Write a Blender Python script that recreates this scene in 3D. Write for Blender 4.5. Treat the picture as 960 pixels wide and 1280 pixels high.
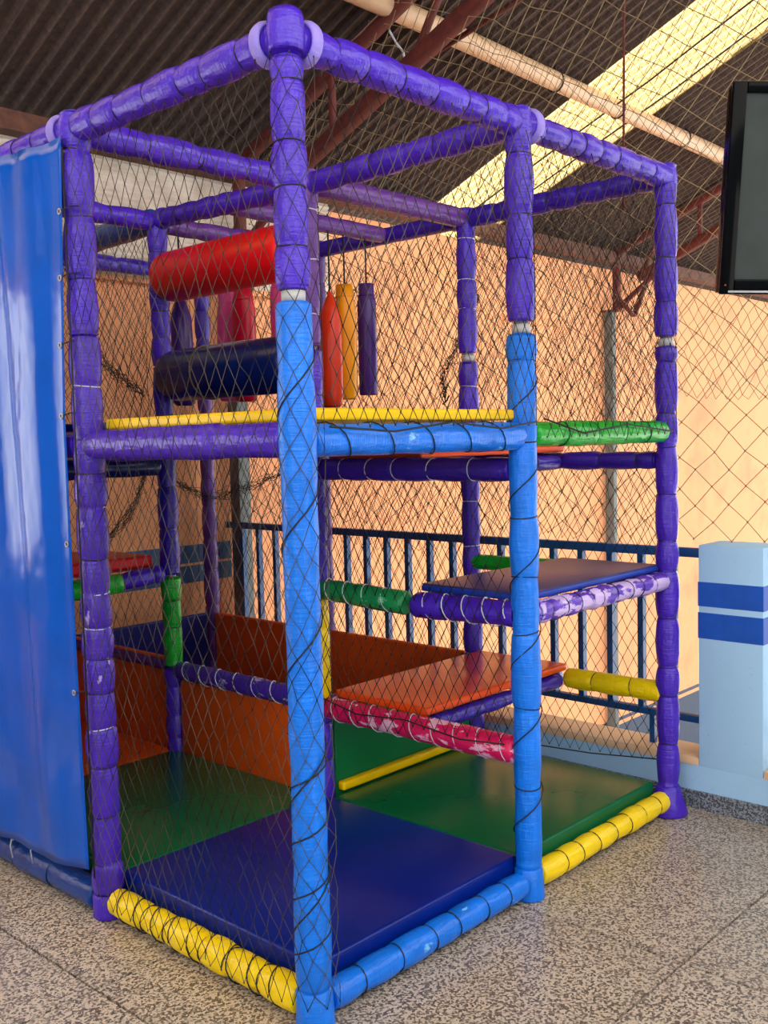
import bpy, bmesh, math, random
import numpy as np
from mathutils import Matrix, Vector, Quaternion

random.seed(7)
RNG = np.random.default_rng(7)
for o in list(bpy.data.objects):
    bpy.data.objects.remove(o)
SC = bpy.context.scene
COL = SC.collection

# ------------------------------------------------------------------ camera
CAM_POS = Vector((-1.76852, -1.93486, 1.56048))
CR = Vector((0.67823164, -0.73444033, -0.02447944))
CU = Vector((0.06805899, 0.02961145, 0.99724176))
CF = Vector((0.7316897, 0.67802697, -0.07006869))
F_PX = 1266.43
cd = bpy.data.cameras.new('camera')
cam = bpy.data.objects.new('camera', cd)
COL.objects.link(cam)
cam.matrix_world = Matrix(((CR.x, CU.x, -CF.x, CAM_POS.x), (CR.y, CU.y, -CF.y, CAM_POS.y),
                           (CR.z, CU.z, -CF.z, CAM_POS.z), (0, 0, 0, 1)))
cd.sensor_fit = 'VERTICAL'
cd.sensor_height = 36.0
cd.lens = 36.0 * F_PX / 1280.0
cd.clip_start = 0.05
SC.camera = cam

# ------------------------------------------------------------------ world, sun, exposure
wd = bpy.data.worlds.new('world')
SC.world = wd
wd.use_nodes = True
bg = wd.node_tree.nodes['Background']
bg.inputs[0].default_value = (1.0, 0.965, 0.91, 1)
bg.inputs[1].default_value = 2.2
sd = bpy.data.lights.new('sun', 'SUN')
sd.energy = 5.0
sd.angle = 0.02
sd.color = (1.0, 0.86, 0.66)
sun = bpy.data.objects.new('sun', sd)
COL.objects.link(sun)
sun.rotation_euler = Vector((-0.25, -0.55, -1.0)).to_track_quat('-Z', 'Y').to_euler()
SC.view_settings.view_transform = 'Standard'
SC.view_settings.look = 'None'
SC.view_settings.gamma = 1.0
SC.view_settings.use_curve_mapping = False
SC.view_settings.exposure = 1.06


# ------------------------------------------------------------------ materials
def lin(r, g, b):
    def f(c):
        c /= 255.0
        return c / 12.92 if c <= 0.04045 else ((c + 0.055) / 1.055) ** 2.4
    return (f(r), f(g), f(b), 1.0)


class NT:
    def __init__(self, name):
        self.m = bpy.data.materials.new(name)
        self.m.use_nodes = True
        self.t = self.m.node_tree
        self.b = self.t.nodes['Principled BSDF']
        self.tc = self.t.nodes.new('ShaderNodeTexCoord')

    def new(self, kind, **kw):
        n = self.t.nodes.new(kind)
        for k, v in kw.items():
            setattr(n, k, v)
        return n

    def link(self, a, b):
        self.t.links.new(a, b)

    def coords(self, scale=(1, 1, 1), rot=(0, 0, 0), space='Object'):
        mp = self.new('ShaderNodeMapping')
        mp.inputs['Scale'].default_value = scale
        mp.inputs['Rotation'].default_value = rot
        self.link(self.tc.outputs[space], mp.inputs[0])
        return mp.outputs[0]

    def noise(self, vec, scale, detail=4, rough=.5):
        n = self.new('ShaderNodeTexNoise')
        n.inputs['Scale'].default_value = scale
        n.inputs['Detail'].default_value = detail
        n.inputs['Roughness'].default_value = rough
        self.link(vec, n.inputs['Vector'])
        return n.outputs['Fac']

    def ramp(self, fac, stops):
        r = self.new('ShaderNodeValToRGB')
        els = r.color_ramp.elements
        while len(els) < len(stops):
            els.new(0.5)
        for e, (p, c) in zip(els, stops):
            e.position = p
            e.color = c
        self.link(fac, r.inputs[0])
        return r.outputs[0]

    def mix(self, fac, a, b, mode='MIX'):
        n = self.new('ShaderNodeMix', data_type='RGBA', blend_type=mode)
        for s, v in ((n.inputs[0], fac), (n.inputs[6], a), (n.inputs[7], b)):
            if hasattr(v, 'links') or hasattr(v, 'is_linked'):
                self.link(v, s)
            else:
                s.default_value = v
        return n.outputs[2]

    def bump(self, h, strength, dist=.01):
        n = self.new('ShaderNodeBump')
        n.inputs['Strength'].default_value = strength
        n.inputs['Distance'].default_value = dist
        self.link(h, n.inputs['Height'])
        self.link(n.outputs[0], self.b.inputs['Normal'])

    def color(self, v):
        if hasattr(v, 'is_linked'):
            self.link(v, self.b.inputs['Base Color'])
        else:
            self.b.inputs['Base Color'].default_value = v

    def rough(self, v):
        self.b.inputs['Roughness'].default_value = v


W1 = (1, 1, 1, 1)
K0 = (0, 0, 0, 1)


def vinyl(name, col, rough=.26, wear=None, wear_at=.62, fine=True, dirt=.25):
    """glossy wrinkled vinyl over foam; wear = colour of rubbed patches"""
    n = NT(name)
    v = n.coords((1, 1, 1))
    big = n.noise(v, 9, 3)
    dark = tuple(c * (1 - dirt) for c in col[:3]) + (1,)
    c = n.mix(n.ramp(big, [(.35, K0), (.7, W1)]), dark, col)
    if wear:
        w = n.noise(n.coords((1, 1, .45)), 13, 5, .6)
        c = n.mix(n.ramp(w, [(wear_at, K0), (wear_at + .03, W1)]), c, wear)
    n.color(c)
    n.rough(rough)
    n.b.inputs['Specular IOR Level'].default_value = .42
    if fine:
        rings = n.noise(n.coords((5, 5, 60)), 2.5, 3)
        folds = n.noise(n.coords((30, 30, 10)), 2.0, 4)
        n.bump(n.mix(.6, rings, folds), .75, .009)
    return n.m


def mat_vinyl(name, col, rough=.3, bump=.12):
    n = NT(name)
    v = n.coords()
    c = n.mix(n.ramp(n.noise(v, 5, 5), [(.3, K0), (.75, W1)]), tuple(x * .8 for x in col[:3]) + (1,), col)
    n.color(c)
    n.rough(rough)
    n.b.inputs['Specular IOR Level'].default_value = .26
    n.bump(n.noise(n.coords((1, 1.6, 1)), 5, 2), bump, .03)
    return n.m


def plain(name, col, rough=.5, metal=0.0):
    n = NT(name)
    c = n.mix(n.ramp(n.noise(n.coords(), 14, 4), [(.3, K0), (.7, W1)]), tuple(x * .82 for x in col[:3]) + (1,), col)
    n.color(c)
    n.rough(rough)
    n.b.inputs['Metallic'].default_value = metal
    return n.m


def rusty(name, a, b):
    n = NT(name)
    n.color(n.ramp(n.noise(n.coords(), 16, 6, .65), [(.35, a), (.65, b)]))
    n.rough(.75)
    return n.m


def plaster(name, col, stain, amount=.5):
    n = NT(name)
    v = n.coords()
    s = n.ramp(n.noise(v, 1.3, 7, .62), [(.5, K0), (.8, (amount, amount, amount, 1))])
    c = n.mix(s, col, stain)
    c = n.mix(n.ramp(n.noise(v, 40, 3), [(.66, K0), (.74, (.35, .35, .35, 1))]), c, stain)
    n.color(c)
    n.rough(.85)
    n.bump(n.noise(v, 60, 4), .15, .004)
    return n.m


def terrazzo(name, light, mid, dark, rough=.32):
    n = NT(name)
    v = n.coords()
    vo = n.new('ShaderNodeTexVoronoi')
    vo.inputs['Scale'].default_value = 160
    n.link(v, vo.inputs['Vector'])
    sep = n.new('ShaderNodeSeparateColor')
    n.link(vo.outputs['Color'], sep.inputs[0])
    c = n.ramp(sep.outputs[0], [(.22, dark), (.42, mid), (.62, light)])
    c2 = n.ramp(n.noise(v, 300, 2), [(.4, dark), (.6, light)])
    c = n.mix(.22, c, c2)
    big = n.noise(v, 1.1, 4)
    c = n.mix(n.ramp(big, [(.35, (.0, .0, .0, 1)), (.75, (.22, .22, .22, 1))]), c, mid)
    n.color(c)
    n.rough(rough)
    return n.m


M = {}
M['purple'] = vinyl('vinyl_purple', lin(74, 36, 192))
M['purple_worn'] = vinyl('vinyl_purple_worn', lin(74, 38, 184), wear=lin(170, 150, 225), wear_at=.64)
M['purple_patch'] = vinyl('vinyl_purple_patched', lin(70, 40, 170), wear=lin(176, 160, 220), wear_at=.57)
M['lilac'] = vinyl('vinyl_lilac_flaking', lin(96, 52, 190), wear=lin(196, 170, 226), wear_at=.46)
M['indigo'] = vinyl('vinyl_indigo', lin(58, 30, 165))
M['plum'] = vinyl('vinyl_plum', lin(98, 48, 142))
M['sky'] = vinyl('vinyl_sky_blue', lin(2, 122, 244), rough=.36)
M['sky_worn'] = vinyl('vinyl_sky_blue_worn', lin(4, 118, 238), rough=.32, wear=lin(120, 185, 235), wear_at=.6)
M['navy'] = vinyl('vinyl_navy', lin(10, 26, 88), fine=False)
M['dkblue'] = vinyl('vinyl_dark_blue', lin(12, 62, 140))
M['green'] = vinyl('vinyl_green', lin(20, 178, 40), wear=lin(180, 230, 170), wear_at=.69)
M['green_dull'] = vinyl('vinyl_green_dull', lin(30, 150, 84), wear=lin(120, 195, 150), wear_at=.6)
M['yellow'] = vinyl('vinyl_yellow', lin(252, 214, 6), wear=lin(238, 200, 92), wear_at=.62, dirt=.08)
M['pink'] = vinyl('vinyl_pink_flaking', lin(222, 26, 92), wear=lin(244, 176, 204), wear_at=.535, dirt=.1)
M['lav'] = vinyl('foam_lavender', lin(150, 132, 224), rough=.55)
M['red_roll'] = vinyl('vinyl_red', lin(236, 14, 14), rough=.38, fine=False, dirt=.08)
M['m_blue'] = mat_vinyl('mat_blue', lin(2, 32, 128), .28, .04)
M['m_green'] = mat_vinyl('mat_green', lin(8, 98, 56), .24, .04)
M['m_yellow'] = mat_vinyl('mat_yellow', lin(255, 205, 0), .35, .05)
M['m_orange'] = mat_vinyl('mat_orange', lin(240, 82, 22), .24, .3)
M['m_panel'] = mat_vinyl('panel_orange', lin(226, 86, 16), .4)
M['m_pgreen'] = mat_vinyl('panel_green', lin(14, 122, 66), .35)
M['m_pblue'] = mat_vinyl('panel_blue', lin(28, 34, 120), .35)
M['m_mid'] = mat_vinyl('mat_faded_blue', lin(62, 58, 110), .32, .08)
M['m_midside'] = mat_vinyl('mat_side_blue', lin(30, 62, 170), .35, .08)
M['m_red'] = mat_vinyl('mat_red', lin(205, 22, 30), .35)
M['bag_red'] = mat_vinyl('bag_red', lin(226, 58, 26), .25, .3)
M['bag_orange'] = mat_vinyl('bag_orange', lin(248, 160, 14), .3, .2)
M['bag_purple'] = mat_vinyl('bag_purple', lin(74, 40, 122), .25, .15)
M['bag_crimson'] = mat_vinyl('bag_crimson', lin(206, 14, 52), .28, .2)
M['bag_pink'] = mat_vinyl('bag_pink', lin(238, 84, 160), .35, .2)
M['tarp'] = mat_vinyl('tarp_blue', lin(0, 84, 196), .2, .3)
M['cord'] = plain('cord_black', lin(20, 20, 24), .7)
M['white_cord'] = plain('cord_white', lin(205, 205, 215), .6)
def twine_mat(name, a, b):
    n = NT(name)
    n.color(n.ramp(n.noise(n.coords(), 3.0, 3, .6), [(.42, a), (.58, b)]))
    n.rough(.8)
    n.b.inputs['Specular IOR Level'].default_value = .2
    return n.m


M['twine'] = twine_mat('twine_dark', lin(24, 23, 24), lin(84, 76, 68))
M['twine_black'] = twine_mat('twine_black', lin(22, 22, 24), lin(48, 43, 38))
M['twine_pale'] = plain('twine_pale', lin(150, 128, 92), .8)
M['twine_grey'] = plain('twine_grey', lin(92, 78, 60), .8)
M['steel'] = plain('steel_galvanised', lin(165, 165, 170), .4, .6)
M['tape'] = plain('tape_white', lin(186, 184, 182), .5)
M['rust'] = rusty('steel_red_primer', lin(78, 22, 20), lin(104, 38, 28))
M['rust_beam'] = rusty('steel_brown_rust', lin(72, 36, 25), lin(100, 56, 38))
M['column'] = plain('steel_grey_paint', lin(98, 104, 104), .6)
M['wall'] = plaster('plaster_peach', lin(234, 162, 114), lin(176, 118, 88), .7)
M['dado'] = plain('paint_slate', lin(58, 72, 96), .7)
M['stripe_dark'] = plain('paint_blue_stripe', lin(34, 78, 128), .6)
M['lblue'] = plaster('plaster_light_blue', lin(166, 206, 240), lin(140, 170, 196), .35)
M['stripe'] = plain('paint_royal_blue', lin(10, 84, 190), .6)
M['ledge'] = plaster('plaster_bare_tan', lin(226, 186, 150), lin(170, 130, 100), .7)
M['rail'] = plain('paint_rail_blue', lin(20, 78, 140), .4)
M['floor'] = terrazzo('terrazzo_grey', lin(212, 196, 178), lin(140, 125, 111), lin(50, 44, 40))
M['skirt'] = terrazzo('terrazzo_dark', lin(150, 156, 168), lin(84, 90, 100), lin(40, 42, 50), .4)
M['joint'] = plain('joint_dark', lin(26, 24, 23), .9)
M['pvc'] = plain('pvc_cream', lin(206, 168, 132), .4)
M['tv_black'] = plain('plastic_gloss_black', lin(8, 8, 9), .12)
M['tv_black'].node_tree.nodes['Principled BSDF'].inputs['Specular IOR Level'].default_value = .06
M['tv_screen'] = plain('screen_dark_glass', lin(62, 66, 65), .1)
M['tv_screen'].node_tree.nodes['Principled BSDF'].inputs['Specular IOR Level'].default_value = .15
M['led'] = plain('led_red', lin(150, 20, 20), .4)


def roof_mat():
    n = NT('fibre_cement_dark_brown')
    v = n.coords()
    c = n.ramp(n.noise(v, 30, 6, .7), [(.35, lin(60, 47, 42)), (.6, lin(84, 65, 56)), (.78, lin(118, 94, 80))])
    n.color(c)
    n.rough(.85)
    return n.m


def skylight_mat():
    n = NT('translucent_sheet_yellowed')
    v = n.coords()
    dirt = n.ramp(n.noise(v, 55, 5, .65), [(.50, W1), (.70, K0)])
    c = n.mix(dirt, (.20, .14, .05, 1), (.50, .395, .20, 1))
    tr = n.new('ShaderNodeBsdfTranslucent')
    n.link(c, tr.inputs[0])
    df = n.new('ShaderNodeBsdfDiffuse')
    n.link(c, df.inputs[0])
    mx = n.new('ShaderNodeMixShader')
    mx.inputs[0].default_value = .1
    n.link(tr.outputs[0], mx.inputs[1])
    n.link(df.outputs[0], mx.inputs[2])
    n.link(mx.outputs[0], n.t.nodes['Material Output'].inputs[0])
    return n.m


def siding_mat():
    n = NT('translucent_siding_cream')
    tr = n.new('ShaderNodeBsdfTranslucent')
    df = n.new('ShaderNodeBsdfDiffuse')
    c = n.ramp(n.noise(n.coords((1, 1, 1)), 6, 5), [(.35, (.62, .55, .46, 1)), (.65, (.85, .80, .72, 1))])
    n.link(c, tr.inputs[0])
    n.link(c, df.inputs[0])
    mx = n.new('ShaderNodeMixShader')
    mx.inputs[0].default_value = .62
    n.link(tr.outputs[0], mx.inputs[1])
    n.link(df.outputs[0], mx.inputs[2])
    n.link(mx.outputs[0], n.t.nodes['Material Output'].inputs[0])
    return n.m


M['roof'] = roof_mat()
M['skylight'] = skylight_mat()
M['siding'] = siding_mat()


# ------------------------------------------------------------------ object helpers
def link(name, me, mat=None, parent=None):
    o = bpy.data.objects.new(name, me)
    COL.objects.link(o)
    if mat is not None and me is not None and not me.materials:
        me.materials.append(mat)
    if parent is not None:
        o.parent = parent
    return o


def empty(name, loc=(0, 0, 0)):
    o = bpy.data.objects.new(name, None)
    o.empty_display_size = .1
    o.location = loc
    COL.objects.link(o)
    return o


def tag(o, label, cat=None, group=None, kind=None):
    o['label'] = label
    if cat:
        o['category'] = cat
    if group:
        o['group'] = group
    if kind:
        o['kind'] = kind
    return o


def struct(o, label, cat=None):
    o['kind'] = 'structure'
    o['label'] = label
    if cat:
        o['category'] = cat
    return o


def mesh(name, verts, faces, smooth=False):
    me = bpy.data.meshes.new(name)
    me.from_pydata([tuple(v) for v in verts], [], [tuple(f) for f in faces])
    if smooth:
        me.polygons.foreach_set('use_smooth', [True] * len(me.polygons))
    me.update()
    return me


def box_mesh(name, lo, hi, bevel=0.0, seg=2):
    bm = bmesh.new()
    bmesh.ops.create_cube(bm, size=1)
    lo, hi = Vector(lo), Vector(hi)
    for v in bm.verts:
        v.co = Vector(((lo[i] + hi[i]) / 2 + v.co[i] * (hi[i] - lo[i]) for i in range(3)))
    if bevel > 0:
        bmesh.ops.bevel(bm, geom=list(bm.edges), offset=bevel, segments=seg, profile=.6, affect='EDGES')
    me = bpy.data.meshes.new(name)
    bm.to_mesh(me)
    bm.free()
    if bevel > 0:
        me.polygons.foreach_set('use_smooth', [True] * len(me.polygons))
        try:
            me.set_sharp_from_angle(angle=math.radians(50))
        except Exception:
            pass
    return me


def box(name, lo, hi, mat, parent=None, bevel=0.0, seg=2):
    """box mesh whose own origin sits at its base centre (world coordinates in, parent at origin)"""
    c = Vector(((lo[0] + hi[0]) / 2, (lo[1] + hi[1]) / 2, lo[2]))
    po = parent.matrix_world.translation if parent is not None else Vector((0, 0, 0))
    if parent is not None and parent.parent is not None:
        po = Vector(parent.location) + Vector(parent.parent.location)
    elif parent is not None:
        po = Vector(parent.location)
    me = box_mesh(name, Vector(lo) - c, Vector(hi) - c, bevel, seg)
    o = link(name, me, mat, parent)
    o.location = c - po
    return o


def lathe(name, prof, n=20, jit=0.0, cap=True, seed=0):
    """prof: list of (z, r) along +z"""
    rs = random.Random(seed)
    ph = [rs.uniform(0, 6.28) for _ in range(6)]
    verts, faces = [], []
    for z, r in prof:
        for k in range(n):
            a = 2 * math.pi * k / n
            q = r
            if jit:
                q += .0011 * math.sin(9 * a + ph[3] + 30 * z) * (1 if r < .043 else .35)
                q += jit * (math.sin(2 * a + 23 * z + ph[0]) + math.sin(3 * a - 41 * z + ph[1]) + .7 * math.sin(5 * a + 67 * z + ph[2]))
            verts.append((q * math.cos(a), q * math.sin(a), z))
    for j in range(len(prof) - 1):
        for k in range(n):
            k2 = (k + 1) % n
            faces.append((j * n + k, j * n + k2, (j + 1) * n + k2, (j + 1) * n + k))
    if cap:
        faces.append(tuple(range(n - 1, -1, -1)))
        b = (len(prof) - 1) * n
        faces.append(tuple(b + k for k in range(n)))
    return mesh(name, verts, faces, True)


def axis_matrix(p0, p1):
    d = (Vector(p1) - Vector(p0))
    q = d.to_track_quat('Z', 'Y')
    return Matrix.Translation(Vector(p0)) @ q.to_matrix().to_4x4()


def sleeve_profile(z0, z1, r, seglen, pinch, seed, r_var=.06, ends=True):
    """bulging foam segments pinched by ties -> profile and tie heights"""
    rs = random.Random(seed)
    if pinch >= .06:
        pinch = min(.24, pinch * 1.75)
    cuts = [z0]
    while cuts[-1] < z1 - seglen * 1.45:
        cuts.append(cuts[-1] + seglen * rs.uniform(.72, 1.3))
    cuts.append(z1)
    prof = []
    for i in range(len(cuts) - 1):
        a, b = cuts[i], cuts[i + 1]
        rr = r * (1 + rs.uniform(-r_var, r_var))
        for t in (0.0, .05, .15, .3, .5, .7, .85, .95):
            s = math.sin(math.pi * min(max(t, .0), 1.0)) ** .55 if t > 0 else 0
            z = a + (b - a) * t
            prof.append((z, rr * (1 - pinch + pinch * s) if t > 0 else r * (1 - pinch)))
    prof.append((z1, r * (1 - pinch)))
    if ends:
        prof[0] = (z0, r * .78)
        prof[-1] = (z1, r * .78)
        prof.insert(1, (z0 + .006, r * .93))
        prof.insert(len(prof) - 1, (z1 - .006, r * .93))
    return prof, cuts[1:-1], pinch


_tori = {}


def torus_mesh(R, r, n=20, m=5):
    key = (round(R, 4), round(r, 4))
    if key in _tori:
        return _tori[key]
    v, f = [], []
    for i in range(n):
        a = 2 * math.pi * i / n
        for j in range(m):
            b = 2 * math.pi * j / m
            q = R + r * math.cos(b)
            v.append((q * math.cos(a), q * math.sin(a), r * math.sin(b)))
    for i in range(n):
        for j in range(m):
            f.append((i * m + j, ((i + 1) % n) * m + j, ((i + 1) % n) * m + (j + 1) % m, i * m + (j + 1) % m))
    _tori[key] = mesh('ring', v, f, True)
    return _tori[key]


_tie = {}


def tie(parent, z, R, mat, seed=0, minor=.0021):
    key = (round(R, 3), mat)
    if key not in _tie:
        me = torus_mesh(round(R, 3), minor).copy()
        me.materials.clear()
        me.materials.append(M[mat])
        _tie[key] = me
    o = link('tie_cord', _tie[key], None, parent)
    rs = random.Random(seed * 31 + int(z * 1000))
    o.location = (0, 0, z)
    o.rotation_euler = (rs.uniform(-.12, .12), rs.uniform(-.12, .12), 0)
    return o


def tube_path(pts, r, n=5, closed=False):
    """thin tube along a polyline -> verts, faces"""
    pts = [Vector(p) for p in pts]
    v, f = [], []
    N = len(pts)
    for i, p in enumerate(pts):
        t = (pts[min(i + 1, N - 1)] - pts[max(i - 1, 0)]).normalized()
        a = t.cross(Vector((.13, .29, .95)))
        if a.length < .1:
            a = t.cross(Vector((1, 0, 0)))
        a.normalize()
        b = t.cross(a)
        for k in range(n):
            w = 2 * math.pi * k / n
            v.append(p + (a * math.cos(w) + b * math.sin(w)) * r)
    for i in range(N - 1):
        for k in range(n):
            k2 = (k + 1) % n
            f.append((i * n + k, i * n + k2, (i + 1) * n + k2, (i + 1) * n + k))
    f.append(tuple(range(n - 1, -1, -1)))
    f.append(tuple((N - 1) * n + k for k in range(n)))
    return v, f


def tube_obj(name, pts, r, mat, parent=None, n=6):
    v, f = tube_path(pts, r, n)
    return link(name, mesh(name, v, f, True), mat, parent)


def helix(parent, z0, z1, R, turns, mat, r=.0022, phase=0.0):
    pts = []
    N = int(turns * 16)
    for i in range(N + 1):
        t = i / N
        a = phase + t * turns * 2 * math.pi
        w = R * (1 + .02 * math.sin(5 * a))
        pts.append((w * math.cos(a), w * math.sin(a), z0 + (z1 - z0) * t))
    return tube_obj('lacing_cord', pts, r, M[mat], parent, 5)


# ------------------------------------------------------------------ the setting
WY = 3.12          # back wall plane
PX = 2.13          # parapet face
EAVE = 3.30
SLOPE = .41


def roof_z(y):
    return EAVE - SLOPE * (y - WY)


# floor: terrazzo slabs between dark joints
fl = box('floor', (-4.2, -4.2, -.20), (PX, WY, -.012), M['joint'])
struct(fl, 'speckled grey terrazzo floor laid in large square slabs')
PITCH = 1.215
xs = [-.287 + PITCH * k for k in range(-4, 3)]
ys = [.62 + PITCH * k for k in range(-5, 4)]
xe = [-4.2] + [x for x in xs if -4.2 < x < PX] + [PX]
ye = [-4.2] + [y for y in ys if -4.2 < y < WY] + [WY]
for i in range(len(xe) - 1):
    for j in range(len(ye) - 1):
        g = .0042
        box('slab', (xe[i] + (g if i else 0), ye[j] + (g if j else 0), -.03), (xe[i + 1] - g, ye[j + 1] - g, 0), M['floor'], fl)

# walls behind and beside the viewer, unseen, their openings added and shaped to steer the daylight
def pierced(name, axis, at, a0, a1, z1, holes, label, z0=0.0, thick=-.15, mat='lblue'):
    us = sorted({a0, a1} | {h[0] for h in holes} | {h[1] for h in holes})
    zs = sorted({z0, z1} | {h[2] for h in holes} | {h[3] for h in holes})
    V, Fc = [], []
    for i in range(len(us) - 1):
        for j in range(len(zs) - 1):
            um, zm = (us[i] + us[i + 1]) / 2, (zs[j] + zs[j + 1]) / 2
            if any(h[0] < um < h[1] and h[2] < zm < h[3] for h in holes):
                continue
            b = len(V)
            for d in (0, thick):
                for (u, z) in ((us[i], zs[j]), (us[i + 1], zs[j]), (us[i + 1], zs[j + 1]), (us[i], zs[j + 1])):
                    V.append((u, at + d, z) if axis == 'y' else (at + d, u, z))
            Fc += [(b, b + 1, b + 2, b + 3), (b + 7, b + 6, b + 5, b + 4), (b, b + 4, b + 5, b + 1),
                   (b + 1, b + 5, b + 6, b + 2), (b + 2, b + 6, b + 7, b + 3), (b + 3, b + 7, b + 4, b)]
    o = link(name, mesh(name, V, Fc), M[mat])
    struct(o, label)
    return o


# back wall with stripes, siding above
wb = pierced('wall_back', 'y', WY, -4.2, 15, 3.14, [(-3.3, -.5, .98, 2.4)], 'tall peach plaster wall behind the play frame, stained near the top', -2.8, .18, 'wall')  # unseen window hole added at the left for sheen on the tarpaulin
# the left stretch stops lower and carries pale corrugated sheets
for (z0, z1) in ((.845, .955), (.725, .83)):
    box('painted_stripe', (-4.2, WY - .004, z0), (2.25, WY, z1), M['stripe_dark'], wb)
box('painted_stripe', (4.0, WY - .004, -1.275), (15, WY, -1.24), M['dado'], wb)
box('painted_band', (4.0, WY - .004, -2.3), (15, WY, -1.315), M['dado'], wb)
box('plaster_ledge', (5.2, WY - .02, 2.535), (6.70, WY, 2.585), M['wall'], wb, .006)


def corrugated(name, x0, x1, z0, z1):
    v, f = [], []
    n = int((z1 - z0) / .006)
    for k in range(n + 1):
        z = z0 + (z1 - z0) * k / n
        y = -.018 * abs(math.sin(math.pi * z / .036))
        v += [(x0, y, z), (x1, y, z)]
    for k in range(n):
        f.append((2 * k, 2 * k + 1, 2 * k + 3, 2 * k + 2))
    return mesh(name, v, f, True)


sid = corrugated('siding_sheet', -.52, .52, 2.53, 3.26)
for k, x in enumerate((-3.6, -2.56, -1.52, -.48, .56, 1.60, 2.64)):
    o = link('siding_sheet', sid, M['siding'], wb)
    o.location = Vector((x, WY - .03 - .006 * (k % 2), 0)) - wb.location
bm_ = box('trim_1', (-4.2, WY - .16, 3.17), (15, WY - .05, 3.27), M['rust_beam'], None)
struct(bm_, 'rusty brown steel eave beam running along the top of the peach wall')
bt = box('trim_2', (-4.2, WY - .05, 2.50), (3.15, WY - .001, 2.535), M['wall'])
struct(bt, 'thin peach sill under the pale corrugated sheets')

pierced('wall_front', 'y', -4.2, -4.2, 15, 6.2, [(-3.9, 12.0, 3.0, 5.7), (-.6, .9, 0, 2.2)], 'unseen pale wall behind the viewer with a doorway and high clerestory band added for daylight')  # openings added out of view so daylight falls from high up
pierced('wall_left', 'x', -4.2, -4.2, WY, 3.2, [(-3.2, -.4, 1.2, 2.5)], 'unseen pale side wall with a wide window opening added for daylight')  # out-of-view opening added and sized as a daylight source

# lower level of the stair void beyond the parapet
lf = box('floor_lower', (PX + .15, -4.2, -2.9), (15, WY, -2.8), M['floor'])
struct(lf, 'lower floor seen down beyond the railing')

# ceiling of corrugated sheets
ce = empty('ceiling')
struct(ce, 'sloping corrugated roof of dark brown sheets with one yellowed skylight strip')


def roof_sheet_mesh(name, w, y0, y1, lift):
    v, f = [], []
    xs_ = []
    for q in range(11):
        for dx, dz in ((0, -.034), (.012, -.034), (.021, 0), (.081, 0)):
            if q * .09 + dx <= w:
                xs_.append((-w / 2 + q * .09 + dx, dz))
    n = len(xs_) - 1
    for x, dz in xs_:
        dz += lift
        v += [(x, y0, roof_z(y0) + dz), (x, y1, roof_z(y1) + dz)]
    for k in range(n):
        f.append((2 * k, 2 * k + 2, 2 * k + 3, 2 * k + 1))
    return mesh(name, v, f, False)


SW = .9
lo_s = roof_sheet_mesh('roof_sheet', SW + .03, .95, WY + .35, .03)
hi_s = roof_sheet_mesh('roof_sheet', SW + .03, -4.6, 1.12, .055)
lo_k = roof_sheet_mesh('skylight_sheet', SW + .03, -4.6, WY + .35, .03)
X0 = 4.70
for k in range(-10, 12):
    x = X0 + SW * k
    sky = k in (0, -6, -9)
    for lo in (0, 1)[:1 if sky else 2]:
        me = lo_k if sky else (lo_s, hi_s)[lo]
        o = link('skylight_sheet' if sky else 'roof_sheet', me, M['skylight'] if sky else M['roof'], ce)
        o.location = (x, 0, .006 * (k % 2))

# parapet with pillars
pw = box('wall_right', (PX, -4.2, -.2), (PX + .17, WY, .185), M['lblue'])
struct(pw, 'low light blue parapet wall under the railing')
box('ledge', (PX - .004, -.07, .18), (PX + .185, WY, .215), M['ledge'], pw, .006)
box('ledge', (PX - .004, -1.9, .18), (PX + .185, -.345, .215), M['ledge'], pw, .006)
bs = box('baseboard_right', (PX - .012, -4.2, 0), (PX - .0005, WY, .075), M['skirt'])
struct(bs, 'dark speckled terrazzo skirting along the parapet')


def pillar(y0, y1, label):
    p = box('pillar', (PX - .002, y0, .18), (PX + .20, y1, 1.105), M['lblue'], pw, .006)
    p['label'] = label
    for z0, z1 in ((.853, .953), (.72, .827)):
        box('painted_stripe', (PX - .0035, y0 - .0015, z0), (PX + .2015, y1 + .0015, z1), M['stripe'], p)
    return p


pillar(-.342, -.072, 'light blue pillar with two royal blue stripes')
pillar(-2.15, -1.88, 'light blue pillar with two royal blue stripes')


def railing(y0, y1, label, grp=None):
    t = empty('railing', (2.215, (y0 + y1) / 2, .215))
    x = 2.215
    box('top_rail', (x - .02, y0, 1.042), (x + .02, y1, 1.08), M['rail'], t, .003)
    box('bottom_rail', (x - .018, y0, .338), (x + .018, y1, .367), M['rail'], t, .003)
    n = max(2, round((y1 - y0) / .15))
    for k in range(1, n):
        y = y0 + (y1 - y0) * k / n
        box('baluster', (x - .015, y - .0135, .36), (x + .015, y + .0135, 1.045), M['rail'], t)
    for y in (y0 + .25, y1 - .25):
        box('foot', (x - .012, y - .012, .213), (x + .012, y + .012, .345), M['rail'], t)
    tag(t, label, 'railing', grp)


railing(-.07, 3.10, 'dark blue metal railing with upright bars running behind the play frame')
railing(-1.88, -.345, 'short dark blue railing on the far side of the striped pillar')

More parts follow.
